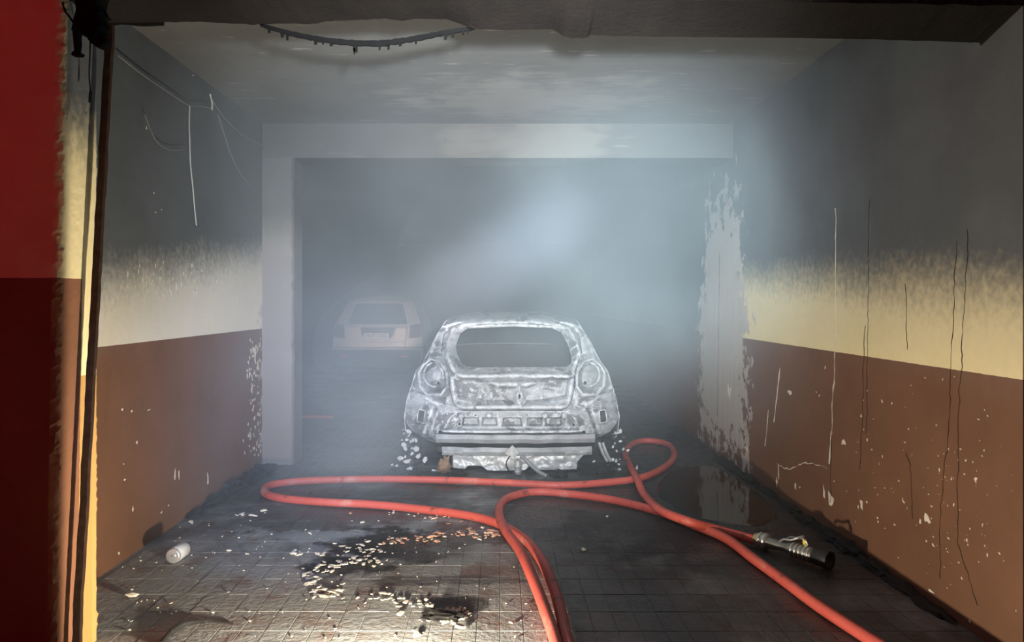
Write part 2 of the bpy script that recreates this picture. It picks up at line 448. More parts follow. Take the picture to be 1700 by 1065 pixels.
def crack(pts, nx, w, seed=0, jit=2.0):
    V, Fc = [], []; fine = []
    for a, b in zip(pts[:-1], pts[1:]):
        m = max(3, int((b-a).length/.025))
        fine += [a+(b-a)*(k/m) for k in range(m)]
    fine.append(pts[-1])
    for i, p in enumerate(fine):
        q = mnoise.noise(Vector((p.z*7, p.y*7, seed)))*.016*jit*.5+mnoise.noise(Vector((p.z*30, p.y*30, seed)))*.005*jit
        d = (fine[min(i+1, len(fine)-1)]-fine[max(i-1, 0)]).normalized(); sd = Vector((0, -d.z, d.y))
        ww = w*max(.06, .55+1.6*mnoise.noise(Vector((p.z*14, seed*3, p.y*14))))
        c = p+sd*q
        for s in (-1, 1):
            for dx in (-.001, .002): V.append((c.x+nx*dx, c.y+sd.y*ww/2*s, c.z+sd.z*ww/2*s))
    for i in range(len(fine)-1):
        a = i*4; Fc += [(a+1, a+3, a+7, a+5), (a, a+1, a+5, a+4), (a+2, a+6, a+7, a+3)]
    return V, Fc
chips = []
hand = [(1540, 860, 14, 24), (1380, 830, 20, 36), (1368, 815, 6, 22), (1620, 795, 9, 12), (1311, 650, 8, 9), (1565, 630, 4, 6), (1440, 648, 4, 3),
        (1465, 666, 5, 10), (1400, 734, 11, 13), (1440, 730, 5, 9), (1430, 838, 6, 22), (1660, 918, 6, 9), (1290, 800, 5, 18), (1425, 840, 4, 8),
        (1320, 805, 4, 14), (1370, 610, 4, 6), (1555, 705, 4, 4), (1625, 696, 6, 3), (1560, 780, 6, 8), (1500, 832, 7, 6), (1485, 870, 6, 6),
        (1640, 920, 4, 8), (1575, 893, 6, 4), (1355, 650, 3, 4), (1528, 865, 7, 7), (1550, 905, 7, 5), (1595, 745, 4, 5), (1430, 690, 4, 4),
        (1580, 795, 5, 4), (1240, 745, 7, 10), (1210, 650, 9, 22), (1610, 1030, 6, 8), (1545, 980, 14, 10), (1640, 690, 5, 3)]
for k, (px, py, w, h) in enumerate(hand):
    p = on_x(px, py, XR); s = p.y/F
    chips.append(flake(p, -1, w*s*p.y/2.4, h*s, k))
for k in range(150):
    px, py = random.gauss(1545, 95), random.gauss(830, 110)
    if not 1270 < px < 1690: continue
    p = on_x(px, py, XR)
    if not .1 < p.z < 1.07: continue
    s = random.uniform(1.2, 4.0)*p.y/F; chips.append(flake(p, -1, s*1.5, s*random.uniform(.8, 1.8), 100+k))
o = mesh('paint_chips', *join(*chips), M_chip, wr); o['kind'] = 'stuff'; o['label'] = 'pale chips where brown paint has flaked'
def rwall(*pp): return [on_x(a, b, XR) for a, b in pp]
for pts, w in ((rwall((1387, 345), (1388, 560)), .005), (rwall((1388, 555), (1384, 650), (1381, 720)), .010), (rwall((1381, 715), (1377, 770)), .026),
               (rwall((1290, 770), (1303, 778), (1318, 775), (1335, 768), (1350, 772), (1373, 775)), .008),
               (rwall((1295, 610), (1290, 660), (1285, 700)), .014), (rwall((1276, 680), (1270, 740)), .010), (rwall((1292, 772), (1293, 795)), .014)):
    mesh('paint_crack', *crack(pts, -1, w, len(pts)+w*99), M_chip, wr)
for pts, w in ((rwall((1381, 690), (1380, 760), (1379, 835)), .008), (rwall((1588, 400), (1582, 560), (1575, 690), (1562, 840), (1560, 960)), .003),
               (rwall((1606, 380), (1600, 560), (1590, 760), (1592, 900), (1622, 1005)), .0025), (rwall((1443, 330), (1441, 560), (1438, 720)), .0025),
               (rwall((1436, 540), (1431, 700), (1428, 780)), .003), (rwall((1505, 470), (1506, 580)), .003), (rwall((1195, 420), (1193, 560), (1191, 690)), .008),
               (rwall((1505, 750), (1513, 770), (1514, 860)), .003)):
    mesh('wall_crack', *crack(pts, -1, w, w*555+pts[0].y), M_crack, wr)
chips = []
hand = [(203, 680, 4, 5), (218, 682, 5, 4), (247, 680, 6, 3), (227, 735, 4, 7), (205, 770, 3, 6), (207, 796, 5, 4), (220, 845, 5, 10), (290, 790, 4, 26),
        (297, 785, 3, 18), (345, 793, 4, 28), (197, 918, 4, 7), (268, 850, 5, 4), (280, 838, 4, 3), (255, 320, 3, 4), (258, 352, 4, 4), (243, 212, 3, 6),
        (320, 125, 3, 5), (268, 348, 3, 3), (212, 455, 4, 14), (230, 450, 3, 10), (252, 470, 4, 12)]
for k, (px, py, w, h) in enumerate(hand):
    p = on_x(px, py, XL); s = p.y/F; chips.append(flake(p, 1, w*s*1.6, h*s, 400+k))
for k in range(110):                                    # ragged edge where dado meets the bare pillar
    p = on_x(random.gauss(425, 9), random.uniform(560, 760), XL); s = random.uniform(2, 7)*p.y/F
    if p.y < YB-.04: chips.append(flake(p, 1, s*1.3, s*random.uniform(1, 2.2), 500+k))
for k in range(50):
    p = on_x(random.gauss(260, 55), random.gauss(470, 18), XL); s = random.uniform(1.2, 3)*p.y/F
    if YJ+.1 < p.y < YB-.1: chips.append(flake(p, 1, s*1.4, s*random.uniform(1.5, 4), 700+k))
o = mesh('paint_chips', *join(*chips), M_chip, wl); o['kind'] = 'stuff'; o['label'] = 'pale chips where brown paint has flaked'

# ================================================================ OBJECTS AT THE OPENING
# ---- warped roller-shutter guide rail leaning off the jamb
M_rust = simple('scorched_rusty_steel', (.030, .017, .011), .9, 0, .7, 26, .6, .1)
rail = empty('guide_rail', (-1.65, 2.93, 0), 'rusty scorched shutter guide rail leaning beside the left jamb', 'rail')
def rail_geo():
    prof = [(-.014, -.010), (.014, -.010), (.014, .012), (.009, .012), (.009, -.006), (-.009, -.006), (-.009, .012), (-.014, .012)]
    V, Fc = [], []; N = 70
    for k in range(N+1):
        h = 2.53*k/N; t = h/2.53
        x = -1.652+.055*t+.004*mnoise.noise(Vector((h*6, 0, 0))); y = 2.93+.155*t
        for a, b in prof:
            j = .003*mnoise.noise(Vector((a*80, b*80, h*22)))
            V.append((x+a+j, y+b, h))
    n = len(prof)
    for k in range(N):
        for i in range(n): Fc.append((k*n+i, k*n+(i+1) % n, (k+1)*n+(i+1) % n, (k+1)*n+i))
    Fc += [tuple(range(n))[::-1], tuple(N*n+i for i in range(n))]
    return V, Fc
mesh('channel', *rail_geo(), M_rust, rail)
hd = empty('header_strip', tuple(on_y(185, 40, 3.15)), 'short charred strip along lintel above the leaning rail', 'metal strip')
V, Fc = tube(spline([on_y(178, 41, 3.16), on_y(200, 36, 3.16), (on_y(235, 39, 3.16)), on_y(271, 38, 3.16)], 6), .012, 6); mesh('strip', V, Fc, M_black, hd)

# ---- charred fitting in the top-left corner
fit = empty('charred_light_fitting', tuple(on_y(148, 10, 2.84)), 'black charred light fitting hanging in the top left corner', 'light fitting')
def plate_px(pts, Y, th, mat, name, parent):
    front = [on_y(a, b, Y) for a, b in pts]; n = len(front)
    V = front+[p+Vector((0, th, 0)) for p in front]
    Fc = [tuple(range(n)), tuple(range(2*n-1, n-1, -1))]+[(k, n+k, n+(k+1) % n, (k+1) % n) for k in range(n)]
    return mesh(name, V, Fc, mat, parent)
plate_px([(122, -14), (166, -14), (160, 6), (165, 18), (162, 30), (168, 40), (162, 52), (150, 64), (140, 60), (132, 52), (126, 44), (118, 50), (122, 30), (126, 16)],
         2.80, .07, M_black, 'housing', fit)
plate_px([(148, 44), (162, 52), (176, 64), (172, 72), (164, 78), (154, 74), (146, 66)], 2.82, .04, M_black, 'bracket', fit)
plate_px([(120, 52), (128, 50), (129, 72), (127, 84), (134, 87), (132, 91), (118, 91), (119, 86), (123, 84)], 2.82, .03, M_black, 'drip', fit)
mesh('wire', *tube(spline([on_y(104, 4, 2.85), on_y(108, 18, 2.84), on_y(117, 30, 2.84), on_y(124, 40, 2.84)], 5), .004, 6), M_black, fit)
mesh('wire', *tube(spline([on_y(150, 68, 2.86), on_y(149, 100, 2.95), on_y(148, 125, 2.97), on_y(150, 150, 2.97), on_y(149, 170, 2.97)], 5), [.003]*16+[.006]*5, 6), M_black, fit)

# ---- sagging charred seal strip under the lintel
strap = empty('sagging_strip', tuple(on_y(600, 40, 3.2)), 'charred tattered strip sagging under the lintel in a shallow arc', 'strip')
SP = [(432, 41), (455, 48), (490, 57), (530, 65), (570, 70), (610, 72), (650, 70), (700, 62), (740, 54), (770, 49), (788, 46)]
pts = spline([on_y(a, b, 3.17) for a, b in SP], 8)
def band(pts, hw, th):
    V, Fc = [], []
    for i, p in enumerate(pts):
        w = hw*(.55+.45*math.sin(math.pi*i/(len(pts)-1)))+.004*mnoise.noise(Vector((i*.7, 0, 0)))
        lo = w+.006*abs(mnoise.noise(Vector((i*.9, 5, 0))))
        V += [(p.x, p.y-th, p.z-lo), (p.x, p.y-th, p.z+w), (p.x, p.y+th, p.z+w), (p.x, p.y+th, p.z-lo)]
    for i in range(len(pts)-1):
        a = i*4
        for k in range(4): Fc.append((a+k, a+(k+1) % 4, a+4+(k+1) % 4, a+4+k))
    Fc += [(0, 1, 2, 3), tuple(len(V)-4+k for k in (3, 2, 1, 0))]
    return V, Fc
mesh('band', *band(pts, .011, .006), M_black, strap)
for k, (px, py, w, h) in enumerate([(446, 46, 5, 9), (468, 55, 7, 7), (476, 57, 4, 10), (524, 66, 7, 8), (536, 68, 5, 6), (550, 71, 6, 5), (589, 73, 9, 15), (588, 84, 4, 6),
                                    (630, 74, 4, 9), (645, 74, 4, 9), (641, 73, 12, 4), (664, 71, 7, 5), (690, 68, 5, 5), (740, 57, 6, 9), (752, 55, 5, 7), (768, 50, 6, 8), (776, 49, 4, 7)]):
    r = random.Random(k); q = [(px-w/2, py-4), (px+w/2, py-4), (px+w/2*r.uniform(.3, 1), py+h*r.uniform(.7, 1)), (px+r.uniform(-1, 1), py+h*.8), (px-w/2*r.uniform(.2, 1), py+h)]
    plate_px(q, 3.166, .008, M_black, 'tatter', strap)

# ---- burnt cables and soot threads on the left wall
M_thread = simple('ashy_cable', (.42, .42, .42), .8, 0, .4, 60, .2)
M_thread2 = simple('sooty_cable', (.17, .17, .175), .85, 0, .4, 60, .2)
def lw(px, py, off=.03): return on_x(px, py, XL+off)
cab = empty('burnt_cable', tuple(lw(200, 90)), 'ash-coated cable sagging along the left wall below the ceiling', 'cable')
mesh('run', *tube(spline([lw(196, 92), lw(216, 108), lw(245, 130), lw(275, 150), lw(312, 174), lw(334, 176), lw(350, 180)], 8), .004, 6), M_thread2, cab)
mesh('hook', *tube([lw(349, 156, -.01), lw(349, 157, .05), lw(352, 170, .05), lw(352, 182, .03)], .006, 6), M_thread, cab)
o = mesh('hanging_cable', *tube(spline([lw(315, 176), lw(314, 205), lw(315, 235), lw(316, 270), lw(320, 310), lw(323, 345), lw(326, 374)], 8), .004, 6), M_thread)
tag(o, 'pale burnt cable end hanging straight down the left wall', 'cable', 'burnt cables on the left wall'); cab['group'] = 'burnt cables on the left wall'
for pp, lab, mt, r in (([(352, 165), (372, 195), (400, 222), (440, 244), (485, 256)], 'thin sooty wire drooping from wall hook towards the pillar', M_thread2, .0035),
                       ([(362, 190), (372, 222), (385, 260), (402, 292), (418, 310)], 'thin loose wire hanging diagonally below the wall hook', M_thread2, .003),
                       ([(240, 190), (250, 215), (262, 237), (282, 249), (306, 248)], 'faint wire looping in a small arc on the left wall', M_thread2, .003)):
    o = mesh('loose_wire', *tube(spline([lw(a, b) for a, b in pp], 8), r, 6), mt); tag(o, lab, 'wire', 'burnt cables on the left wall')

# ================================================================ BURNT CAR
def burnt_mat():
    t = NT('burnt_car_metal'); x, y, z = t.objpos()
    n1 = t.noise(4.5, 5, .65, None, .7); n2 = t.noise(22, 4, .65, None, .4); n3 = t.noise(1.8, 2, .6); ns = t.noise(1, 3, .6, t.vmul(t.P, (5, 5, 17)))
    base = t.mix(t.smooth(n1, .36, .62), (.08, .085, .092), (.31, .335, .37))
    base = t.mix(t.smooth(n2, .52, .68), base, (.47, .50, .55))
    base = t.mix(t.mul(t.smooth(ns, .58, .70), .55), base, (.085, .085, .09))
    base = t.mix(t.mul(t.smooth(n2, .66, .76), .0), base, (.3, .2, .12))
    base = t.mix(t.mul(t.smooth(t.mul(n1, n3), .33, .42), .5), base, (.35, .26, .18))
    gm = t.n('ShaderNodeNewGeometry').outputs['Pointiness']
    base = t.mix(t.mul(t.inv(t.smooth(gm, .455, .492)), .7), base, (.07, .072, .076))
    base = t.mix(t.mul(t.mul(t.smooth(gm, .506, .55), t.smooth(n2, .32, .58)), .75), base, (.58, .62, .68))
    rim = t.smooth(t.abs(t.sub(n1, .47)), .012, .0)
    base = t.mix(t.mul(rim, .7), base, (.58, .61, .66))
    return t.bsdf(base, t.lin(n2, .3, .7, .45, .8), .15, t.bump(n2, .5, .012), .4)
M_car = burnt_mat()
M_under = simple('charred_underbody', (.03, .03, .031), .85, .2, .6, 14, .5)
M_alu = simple('melted_aluminium', (.27, .28, .29), .55, .3, .7, 25, .8)
M_rustb = simple('scorched_bumper_steel', (.21, .22, .235), .6, .3, .85, 7, .6)
M_shield = simple('crumpled_heat_shield', (.36, .37, .38), .5, .3, .6, 18, 1.0)
CXC, CYC = .10, 6.17
car = empty('burnt_car', (CXC, CYC, 0), 'burnt-out hatchback, bare ash-grey shell in the middle of the garage', 'car')
def C(g): return [(v[0]+CXC, v[1]+CYC, v[2]) for v in g[0]], g[1]
zt = [.00, .18, .22, .30, .36, .43, .55, .68, .80, .88, .95, 1.05, 1.15, 1.22, 1.27, 1.30]
wt = [.55, .60, .70, .83, .88, .912, .892, .857, .822, .762, .728, .688, .632, .595, .52, .40]
yzt = [.0, .2, .30, .45, .60, .80, .86, 1.0, 1.18, 1.24, 1.30]
yvt = [.07, .05, .0, 0, .02, .06, .09, .235, .44, .54, .75]
def wz(z): return np.interp(z, zt, wt)
def y0(z): return np.interp(z, yzt, yvt)
def wrap(z): return np.interp(z, [0, .3, .8, .95, 1.2], [.16, .20, .22, .17, .10])
def rear_y(x, z):
    s = np.clip(np.abs(x)/wz(z), 0, 1.05); return y0(z)+wrap(z)*s**4
outline = mirror([(float(w), float(z)) for z, w in zip(zt[1:13], wt[1:13])]+[(.615, 1.18), (.5, 1.215), (.3, 1.235), (0, 1.24)])
tg_half = [(0, .497), (.41, .505), (.48, .55), (.515, .68), (.523, .80), (.55, .87), (.598, .96), (.595, 1.09), (.56, 1.165), (.46, 1.195), (.2, 1.212), (0, 1.215)]
tg = tg_half+[(-x, z) for x, z in reversed(tg_half) if x > 0]
win_r = [(.0, .848), (.46, .848), (.505, .872), (.512, .93), (.49, 1.03), (.44, 1.13), (.36, 1.165), (0, 1.178)]
win_l = [(-.0, .848), (-.38, .848), (-.425, .87), (-.47, .95), (-.482, 1.02), (-.45, 1.12), (-.39, 1.16)]
win = win_r+list(reversed(win_l[1:]))
lampP = [(.79, .79), (.752, .855), (.69, .905), (.61, .885), (.552, .815), (.543, .70), (.59, .637), (.707, .622), (.772, .69)]
rp_half = [(0, .487), (.455, .487), (.50, .45), (.565, .335), (0, .325)]
rp = rp_half[1:4]+[(-x, z) for x, z in reversed(rp_half[1:4])]
ventL = [(-.79, .40), (-.735, .394), (-.725, .49), (-.775, .497)]; ventR = flip(ventL)
lower_cut = [(-.61, .10), (.61, .10), (.61, .335), (-.61, .335)]
US = np.linspace(-.96, .96, 150); ZS = np.linspace(.15, 1.26, 96)
def body_keep(x, z):
    k = poly_sd(x, z, outline)
    for P, g in ((tg, .007), (lampP, 0), (flip(lampP), 0), (rp, .0), (ventL, 0), (ventR, 0), (lower_cut, 0)):
        k = np.minimum(k, -poly_sd(x, z, P)-g)
    return k
def body_map(x, z):
    y = rear_y(x, z)
    for P in (lampP, flip(lampP)):                      # lip round the lamp opening
        d = -poly_sd(x, z, P); y = y-.026*np.exp(-(d/.016)**2)+.012*np.exp(-((d-.045)/.016)**2)
    a = np.abs(x)
    y = y+.035*np.exp(-((z-(.585+.25*(a-.6)))/.016)**2)*(a > .56)-.02*np.exp(-((z-(.54+.5*(a-.6)))/.014)**2)*(a > .6)
    y = y+.03*np.exp(-((a-.62-.35*(.55-z))/.014)**2)*(z < .52)
    y = y-.022*np.exp(-((a-.70+.28*(z-.95))/.014)**2)*(z > .9)      # pressed crease of the quarter panel
    for P in (ventL, ventR):
        d = -poly_sd(x, z, P); y = y-.02*np.exp(-(d/.010)**2)
    d = -poly_sd(x, z, tg); y = y+.032*np.exp(-(d/.022)**2)
    y = y+np.array([.006*mnoise.noise(Vector((p*9, q*9, 1.5))) for p, q in zip(x, z)])
    return x, y, z
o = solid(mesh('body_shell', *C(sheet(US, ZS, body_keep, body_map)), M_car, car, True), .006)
# inner door-shut wall behind the gap
def tg_map(x, z):
    y = rear_y(x, z)-.004
    dw = -poly_sd(x, z, win)
    y = y+.075*np.clip(1-dw/.055, 0, 1)**1.5-.020*np.exp(-((dw-.072)/.013)**2)+.012*np.exp(-((dw-.10)/.010)**2)
    de = poly_sd(x, z, tg); y = y+.035*np.clip(1-de/.026, 0, 1)**2
    a = np.abs(x)
    # plate recess and handle swage on the lower door
    rec = poly_sd(x, z, [(-.46, .60), (-.49, .755), (-.30, .775), (-.12, .70), (.12, .70), (.30, .775), (.49, .755), (.46, .60), (.2, .56), (-.2, .56)])
    y = y+.045*np.clip(rec/.028+.3, 0, 1)
    y = y-.030*np.exp(-((z-.795+.02*a)/.014)**2)*(a < .48)
    y = y+.022*np.exp(-((z-.737)/.007)**2)*(a < .30)
    y = y-.034*np.exp(-((z-.535)/.018)**2)*(a < .46)
    y = y+np.array([.013*mnoise.noise(Vector((p*7, q*7, 4.5)))+.006*mnoise.noise(Vector((p*19, q*19, 2))) for p, q in zip(x, z)])
    return x, y, z
def tg_keep(x, z): return np.minimum(poly_sd(x, z, tg), -poly_sd(x, z, win))
tgo = solid(mesh('tailgate', *C(sheet(np.linspace(-.62, .62, 120), np.linspace(.48, 1.23, 90), tg_keep, tg_map)), M_car, car, True), .006)
# drop-shaped badge plate with keyhole
tear = [(.055*math.cos(a)*(1 if math.sin(a) < 0 else 1-.75*math.sin(a)**1.5), .615+(.075 if math.sin(a) < 0 else .115)*math.sin(a)) for a in np.linspace(0, 2*math.pi, 36, endpoint=False)]
tear = [(x+.06, z) for x, z in tear]
key = [(.052, .605), (.068, .605), (.068, .618), (.072, .63), (.066, .64), (.054, .64), (.048, .63), (.052, .618)]
o = mesh('lock_plate', *C(sheet(np.linspace(0, .125, 40), np.linspace(.53, .74, 60), lambda x, z: np.minimum(poly_sd(x, z, tear), -poly_sd(x, z, key)),
         lambda x, z: (x, rear_y(x, z)-.008-.02*np.clip(poly_sd(x, z, tear)/.03, 0, 1), z))), M_car, tgo, True); solid(o, .006)
mesh('keyhole', *C(boxg(.045, .075, .035, .045, .60, .645)), M_black, tgo)
# lamp buckets
for sgn, P in ((1, lampP), (-1, flip(lampP))):
    cx, cz = .655*sgn, .775
    def lk(x, z, P=P): return poly_sd(x, z, P)+.014
    def lm(x, z, P=P, cx=cx, cz=cz, sgn=sgn):
        d = np.clip(poly_sd(x, z, P), -.02, 1); y = rear_y(x, z)+.012+.13*np.clip(d/.045, 0, 1)**.7
        r = np.hypot(x-cx, z-cz)
        y = y-(.095 if sgn < 0 else .03)*np.clip(1-(r/.088)**2, 0, 1)**.5-.02*np.exp(-((r-.098)/.008)**2)
        return x, y, z
    us = np.linspace(.52, .82, 50)*sgn
    lo = mesh('lamp_bucket', *C(sheet(np.sort(us), np.linspace(.6, .93, 54), lk, lm)), M_car, car, True); solid(lo, .005)
    lo['label'] = 'empty %s tail lamp bucket' % ('right' if sgn > 0 else 'left')
    q = Vector((cx+.035*(1 if sgn > 0 else -1)*-1, float(rear_y(np.array(cx), np.array(cz)))+.03, cz-.062))
    mesh('bolt_hole', *C(lathe(q, q+Vector((0, .05, 0)), [(0, .010), (1, .010)], 10)), M_black, lo)
# dark boxes behind the vents
for P in (ventL, ventR):
    xs = [p[0] for p in P]; mesh('vent_box', *C(boxg(min(xs)-.01, max(xs)+.01, .19, .24, .385, .505)), M_under, car)
# stamped rear panel below the tailgate
def rp_map(x, z):
    y = rear_y(x, z)+.012; a = np.abs(x)
    for cx0, w0 in ((.0, .085), (.185, .07), (-.185, .07), (.34, .075), (-.34, .075)):
        d = poly_sd(x, z, [(cx0-w0, .375), (cx0+w0, .375), (cx0+w0*.85, .445), (cx0-w0*.85, .445)])
        y = y+.04*np.clip(d/.012+.5, 0, 1)
    for cx0 in (.27, -.19, .43, -.42):
        r = np.hypot(x-cx0, z-.462); y = y-.028*np.clip(1-r/.026, 0, 1)**.5
    y = y-.04*np.exp(-((z-.335)/.012)**2)
    y = y+np.array([.006*mnoise.noise(Vector((p*14, q*14, 8))) for p, q in zip(x, z)])
    return x, y, z
def rp_keep(x, z):
    k = poly_sd(x, z, rp)+.012
    for cx0, cz0, r0 in ((-.435, .392, .013), (.505, .385, .013), (.0, .43, .0), (-.30, .465, .008), (.12, .468, .008)):
        k = np.minimum(k, np.hypot(x-cx0, z-cz0)-r0)
    return k
solid(mesh('rear_panel', *C(sheet(np.linspace(-.6, .6, 150), np.linspace(.31, .51, 44), rp_keep, rp_map)), M_car, car, True), .006)
mesh('boot_floor', *C(boxg(-.62, .62, .10, 1.3, .15, .19)), M_under, car)
mesh('rear_inner_wall', *C(boxg(-.55, .55, .10, .12, .19, .48)), M_under, car)
# bumper beams
def beam(x0, x1, z0, z1, yc, depth, seed):
    V, Fc = [], []; N = 50
    for k in range(N+1):
        x = x0+(x1-x0)*k/N; s = x/.7; y = yc+.06*s*s; j = .006*mnoise.noise(Vector((x*7, seed, 0))); j2 = .004*mnoise.noise(Vector((x*15, seed, 4)))
        V += [(x, y, z0+j), (x, y-.012+j2, (z0+z1)/2+j), (x, y, z1+j), (x, y+depth, z1+j), (x, y+depth, z0+j)]
    for k in range(N):
        a = k*5
        for i in range(5): Fc.append((a+i, a+(i+1) % 5, a+5+(i+1) % 5, a+5+i))
    Fc += [(0, 1, 2, 3, 4), tuple(len(V)-5+i for i in (4, 3, 2, 1, 0))]
    return V, Fc
mesh('bumper_beam', *C(beam(-.625, .68, .245, .312, -.045, .06, 1)), M_rustb, car)
mesh('bumper_carrier', *C(beam(-.59, .68, .212, .242, -.03, .08, 2)), M_black, car)
mesh('cross_member', *C(beam(-.575, .655, .140, .208, -.035, .05, 3)), M_rustb, car)
for x0, x1 in ((.43, .64), (-.56, -.40)):
    mesh('beam_bracket', *C(beam(x0, x1, .145, .185, -.05, .02, 5)), M_alu, car)
shield = [(-.485, .14), (-.49, .035), (-.385, .03), (-.36, .055), (-.25, .055), (-.20, .018), (.0, .018), (.10, .02), (.14, .05), (.24, .02), (.53, .022), (.535, .085), (.59, .14)]
solid(mesh('heat_shield', *C(sheet(np.linspace(-.5, .6, 110), np.linspace(.01, .15, 30), lambda x, z: poly_sd(x, z, shield),
      lambda x, z: (x, -.015+.05*(x/.7)**2+.03*(.14-z)+np.array([.016*mnoise.noise(Vector((p*11, q*16, 3)))+.008*mnoise.noise(Vector((p*30, q*30, 3))) for p, q in zip(x, z)]), z))), M_shield, car, True), .004)
mesh('undertray', *C(boxg(-.5, .55, .05, .9, .03, .16)), M_under, car)
# badge, tow fitting, bent pipe
d = .052
mesh('badge', *C(([(.0, -.075, .185+d), (.055, -.07, .178), (.008, -.085, .175-d), (-.06, -.07, .17), (.0, -.062, .185+d), (.055, -.057, .178), (.008, -.072, .175-d), (-.06, -.057, .17)],
     [(0, 3, 2, 1), (4, 5, 6, 7), (0, 1, 5, 4), (1, 2, 6, 5), (2, 3, 7, 6), (3, 0, 4, 7)])), M_alu, car)['label'] = 'silver diamond badge'
o = mesh('tow_fitting', *C(lathe((.045, -.09, .005), (.045, -.09, .125), [(0, .026), (.12, .026), (.15, .030), (.28, .030), (.30, .022), (.42, .024), (.5, .032), (.62, .034), (.72, .026), (.86, .03), (.94, .026), (1, .014)], 18)), M_alu, car, True)
mesh('exhaust_pipe', *C(tube(spline([(.07, -.04, .14), (.11, -.07, .12), (.16, -.12, .075), (.215, -.17, .04), (.27, -.22, .02)], 6), .016, 10)), M_rustb, car, True)
mesh('drip_wire', *C(tube(spline([(-.02, -.08, .15), (-.05, -.1, .1), (-.035, -.1, .05), (.0, -.11, .01)], 6), .005, 6)), M_black, car)
o = mesh('burnt_lump', *C(lump((-.555, -.02, .055), (.055, .05, .07), 4, 3, .9)), simple('burnt_foam', (.17, .105, .065), .9, 0, .4, 20, .5), car, True); o['label'] = 'tan lump of burnt foam'
# remains at both rear wheels
def shard(c, sx, sz, seed, depth=.02):
    r = random.Random(seed); n = r.randint(5, 7); rad = [r.uniform(.5, 1.1) for _ in range(n)]; V = []
    tl = r.uniform(-.4, .4)
    for dy in (0, depth):
        for k in range(n):
            a = 2*math.pi*k/n; p, q = math.cos(a)*rad[k]*sx, math.sin(a)*rad[k]*sz
            V.append((c[0]+p*math.cos(tl)-q*math.sin(tl), c[1]+dy+.3*q, max(.002, c[2]+p*math.sin(tl)+q*math.cos(tl))))
    return V, [tuple(range(n))[::-1], tuple(range(n, 2*n))]+[(k, (k+1) % n, n+(k+1) % n, n+k) for k in range(n)]
wl_l = [((-.87, .12, .30), .045, .06), ((-.90, .12, .20), .05, .05), ((-.83, .10, .25), .05, .04), ((-.80, .1, .17), .06, .045), ((-.92, .08, .10), .055, .035),
        ((-.86, .06, .08), .07, .035), ((-.99, .05, .05), .02, .025), ((-.95, .05, .045), .03, .02), ((-.78, .1, .11), .05, .04), ((-.905, .1, .335), .012, .02), ((-.915, .1, .245), .014, .016), ((-.72, .08, .09), .05, .05)]
wl_r = [((.855, .1, .27), .022, .016), ((.855, .1, .22), .018, .016), ((.87, .08, .16), .016, .022), ((.86, .1, .31), .02, .014), ((.84, .1, .19), .02, .03)]
def remains(side, big):
    r = random.Random(11+side); hot, dark = [], []
    for c, a, b in big: hot.append(shard(c, a*.62, b*.62, r.random()))
    for k in range(46 if side < 0 else 26):
        z = r.random()**1.6*.33; spread = .13*(1-z/.5)
        c = (side*(.86+r.gauss(0, spread*.6)), .1+r.uniform(-.08, .06), z)
        (hot if k % 2 else dark).append(shard(c, r.uniform(.008, .03), r.uniform(.008, .026), k+side*100, .012))
    mesh('melted_wheel_remains', *C(join(*hot)), M_alu, car)['kind'] = 'stuff'
    mesh('charred_wheel_remains', *C(join(*dark)), M_under, car)['kind'] = 'stuff'
remains(-1, wl_l); remains(1, wl_r)
mesh('arch_strip', *C(join(*[tube(spline([(.72+dx, .06, .235), (.745+dx, .05, .16), (.785+dx, .04, .08)], 5), .013, 6) for dx in (0, .03)])), M_alu, car)
for sx in (-1, 1):
    for yy in (.72, 3.3):
        w = mesh('wheel_rim', *C(lathe((sx*.66, yy, .205), (sx*.80, yy, .205), [(0, .195), (.08, .205), (.15, .18), (.8, .18), (.92, .205), (1, .195), (.95, .17), (.85, .06), (.9, .0)], 28)), M_under, car, True)
    mesh('wheel_arch', *C(boxg(sx*.56-.02, sx*.56+.02, .25, 1.1, .1, .6)), M_under, car)
# roof, sides, bonnet
def zc(y): return np.interp(y, [.40, .52, .75, 1.1, 1.7, 2.2, 2.5], [1.19, 1.245, 1.285, 1.305, 1.305, 1.27, 1.22])
def roof_map(u, y):
    hw = np.interp(y, [.4, .6, 1.0, 2.0, 2.5], [.60, .605, .60, .58, .56]); s = np.abs(u)
    z = zc(y)-.085*s**3+np.array([.008*mnoise.noise(Vector((p*5, q*4, 0))) for p, q in zip(u, y)])
    y2 = y+.05*s**2*np.clip((.8-y)/.4, 0, 1)
    return u*hw, y2, z
rf = solid(mesh('roof', *C(sheet(np.linspace(-1, 1, 40), np.linspace(.44, 2.5, 44), lambda u, v: np.ones_like(u), roof_map)), M_car, car, True), .006)
mesh('roof_slot', *C(boxg(-.13, .17, .475, .50, 1.205, 1.216)), M_black, rf)
side_poly = [(.0, .30), (.2, .24), (3.9, .24), (4.0, .45), (3.95, .66), (3.3, .84), (3.05, .88), (2.45, 1.2), (1.7, 1.232), (.45, 1.232), (.0, .9)]
sw1 = [(.78, .93), (.9, 1.10), (1.05, 1.15), (1.5, 1.165), (1.5, .90), (.9, .90)]; sw2 = [(1.6, .90), (1.6, 1.165), (2.35, 1.15), (2.8, .93), (2.75, .90)]
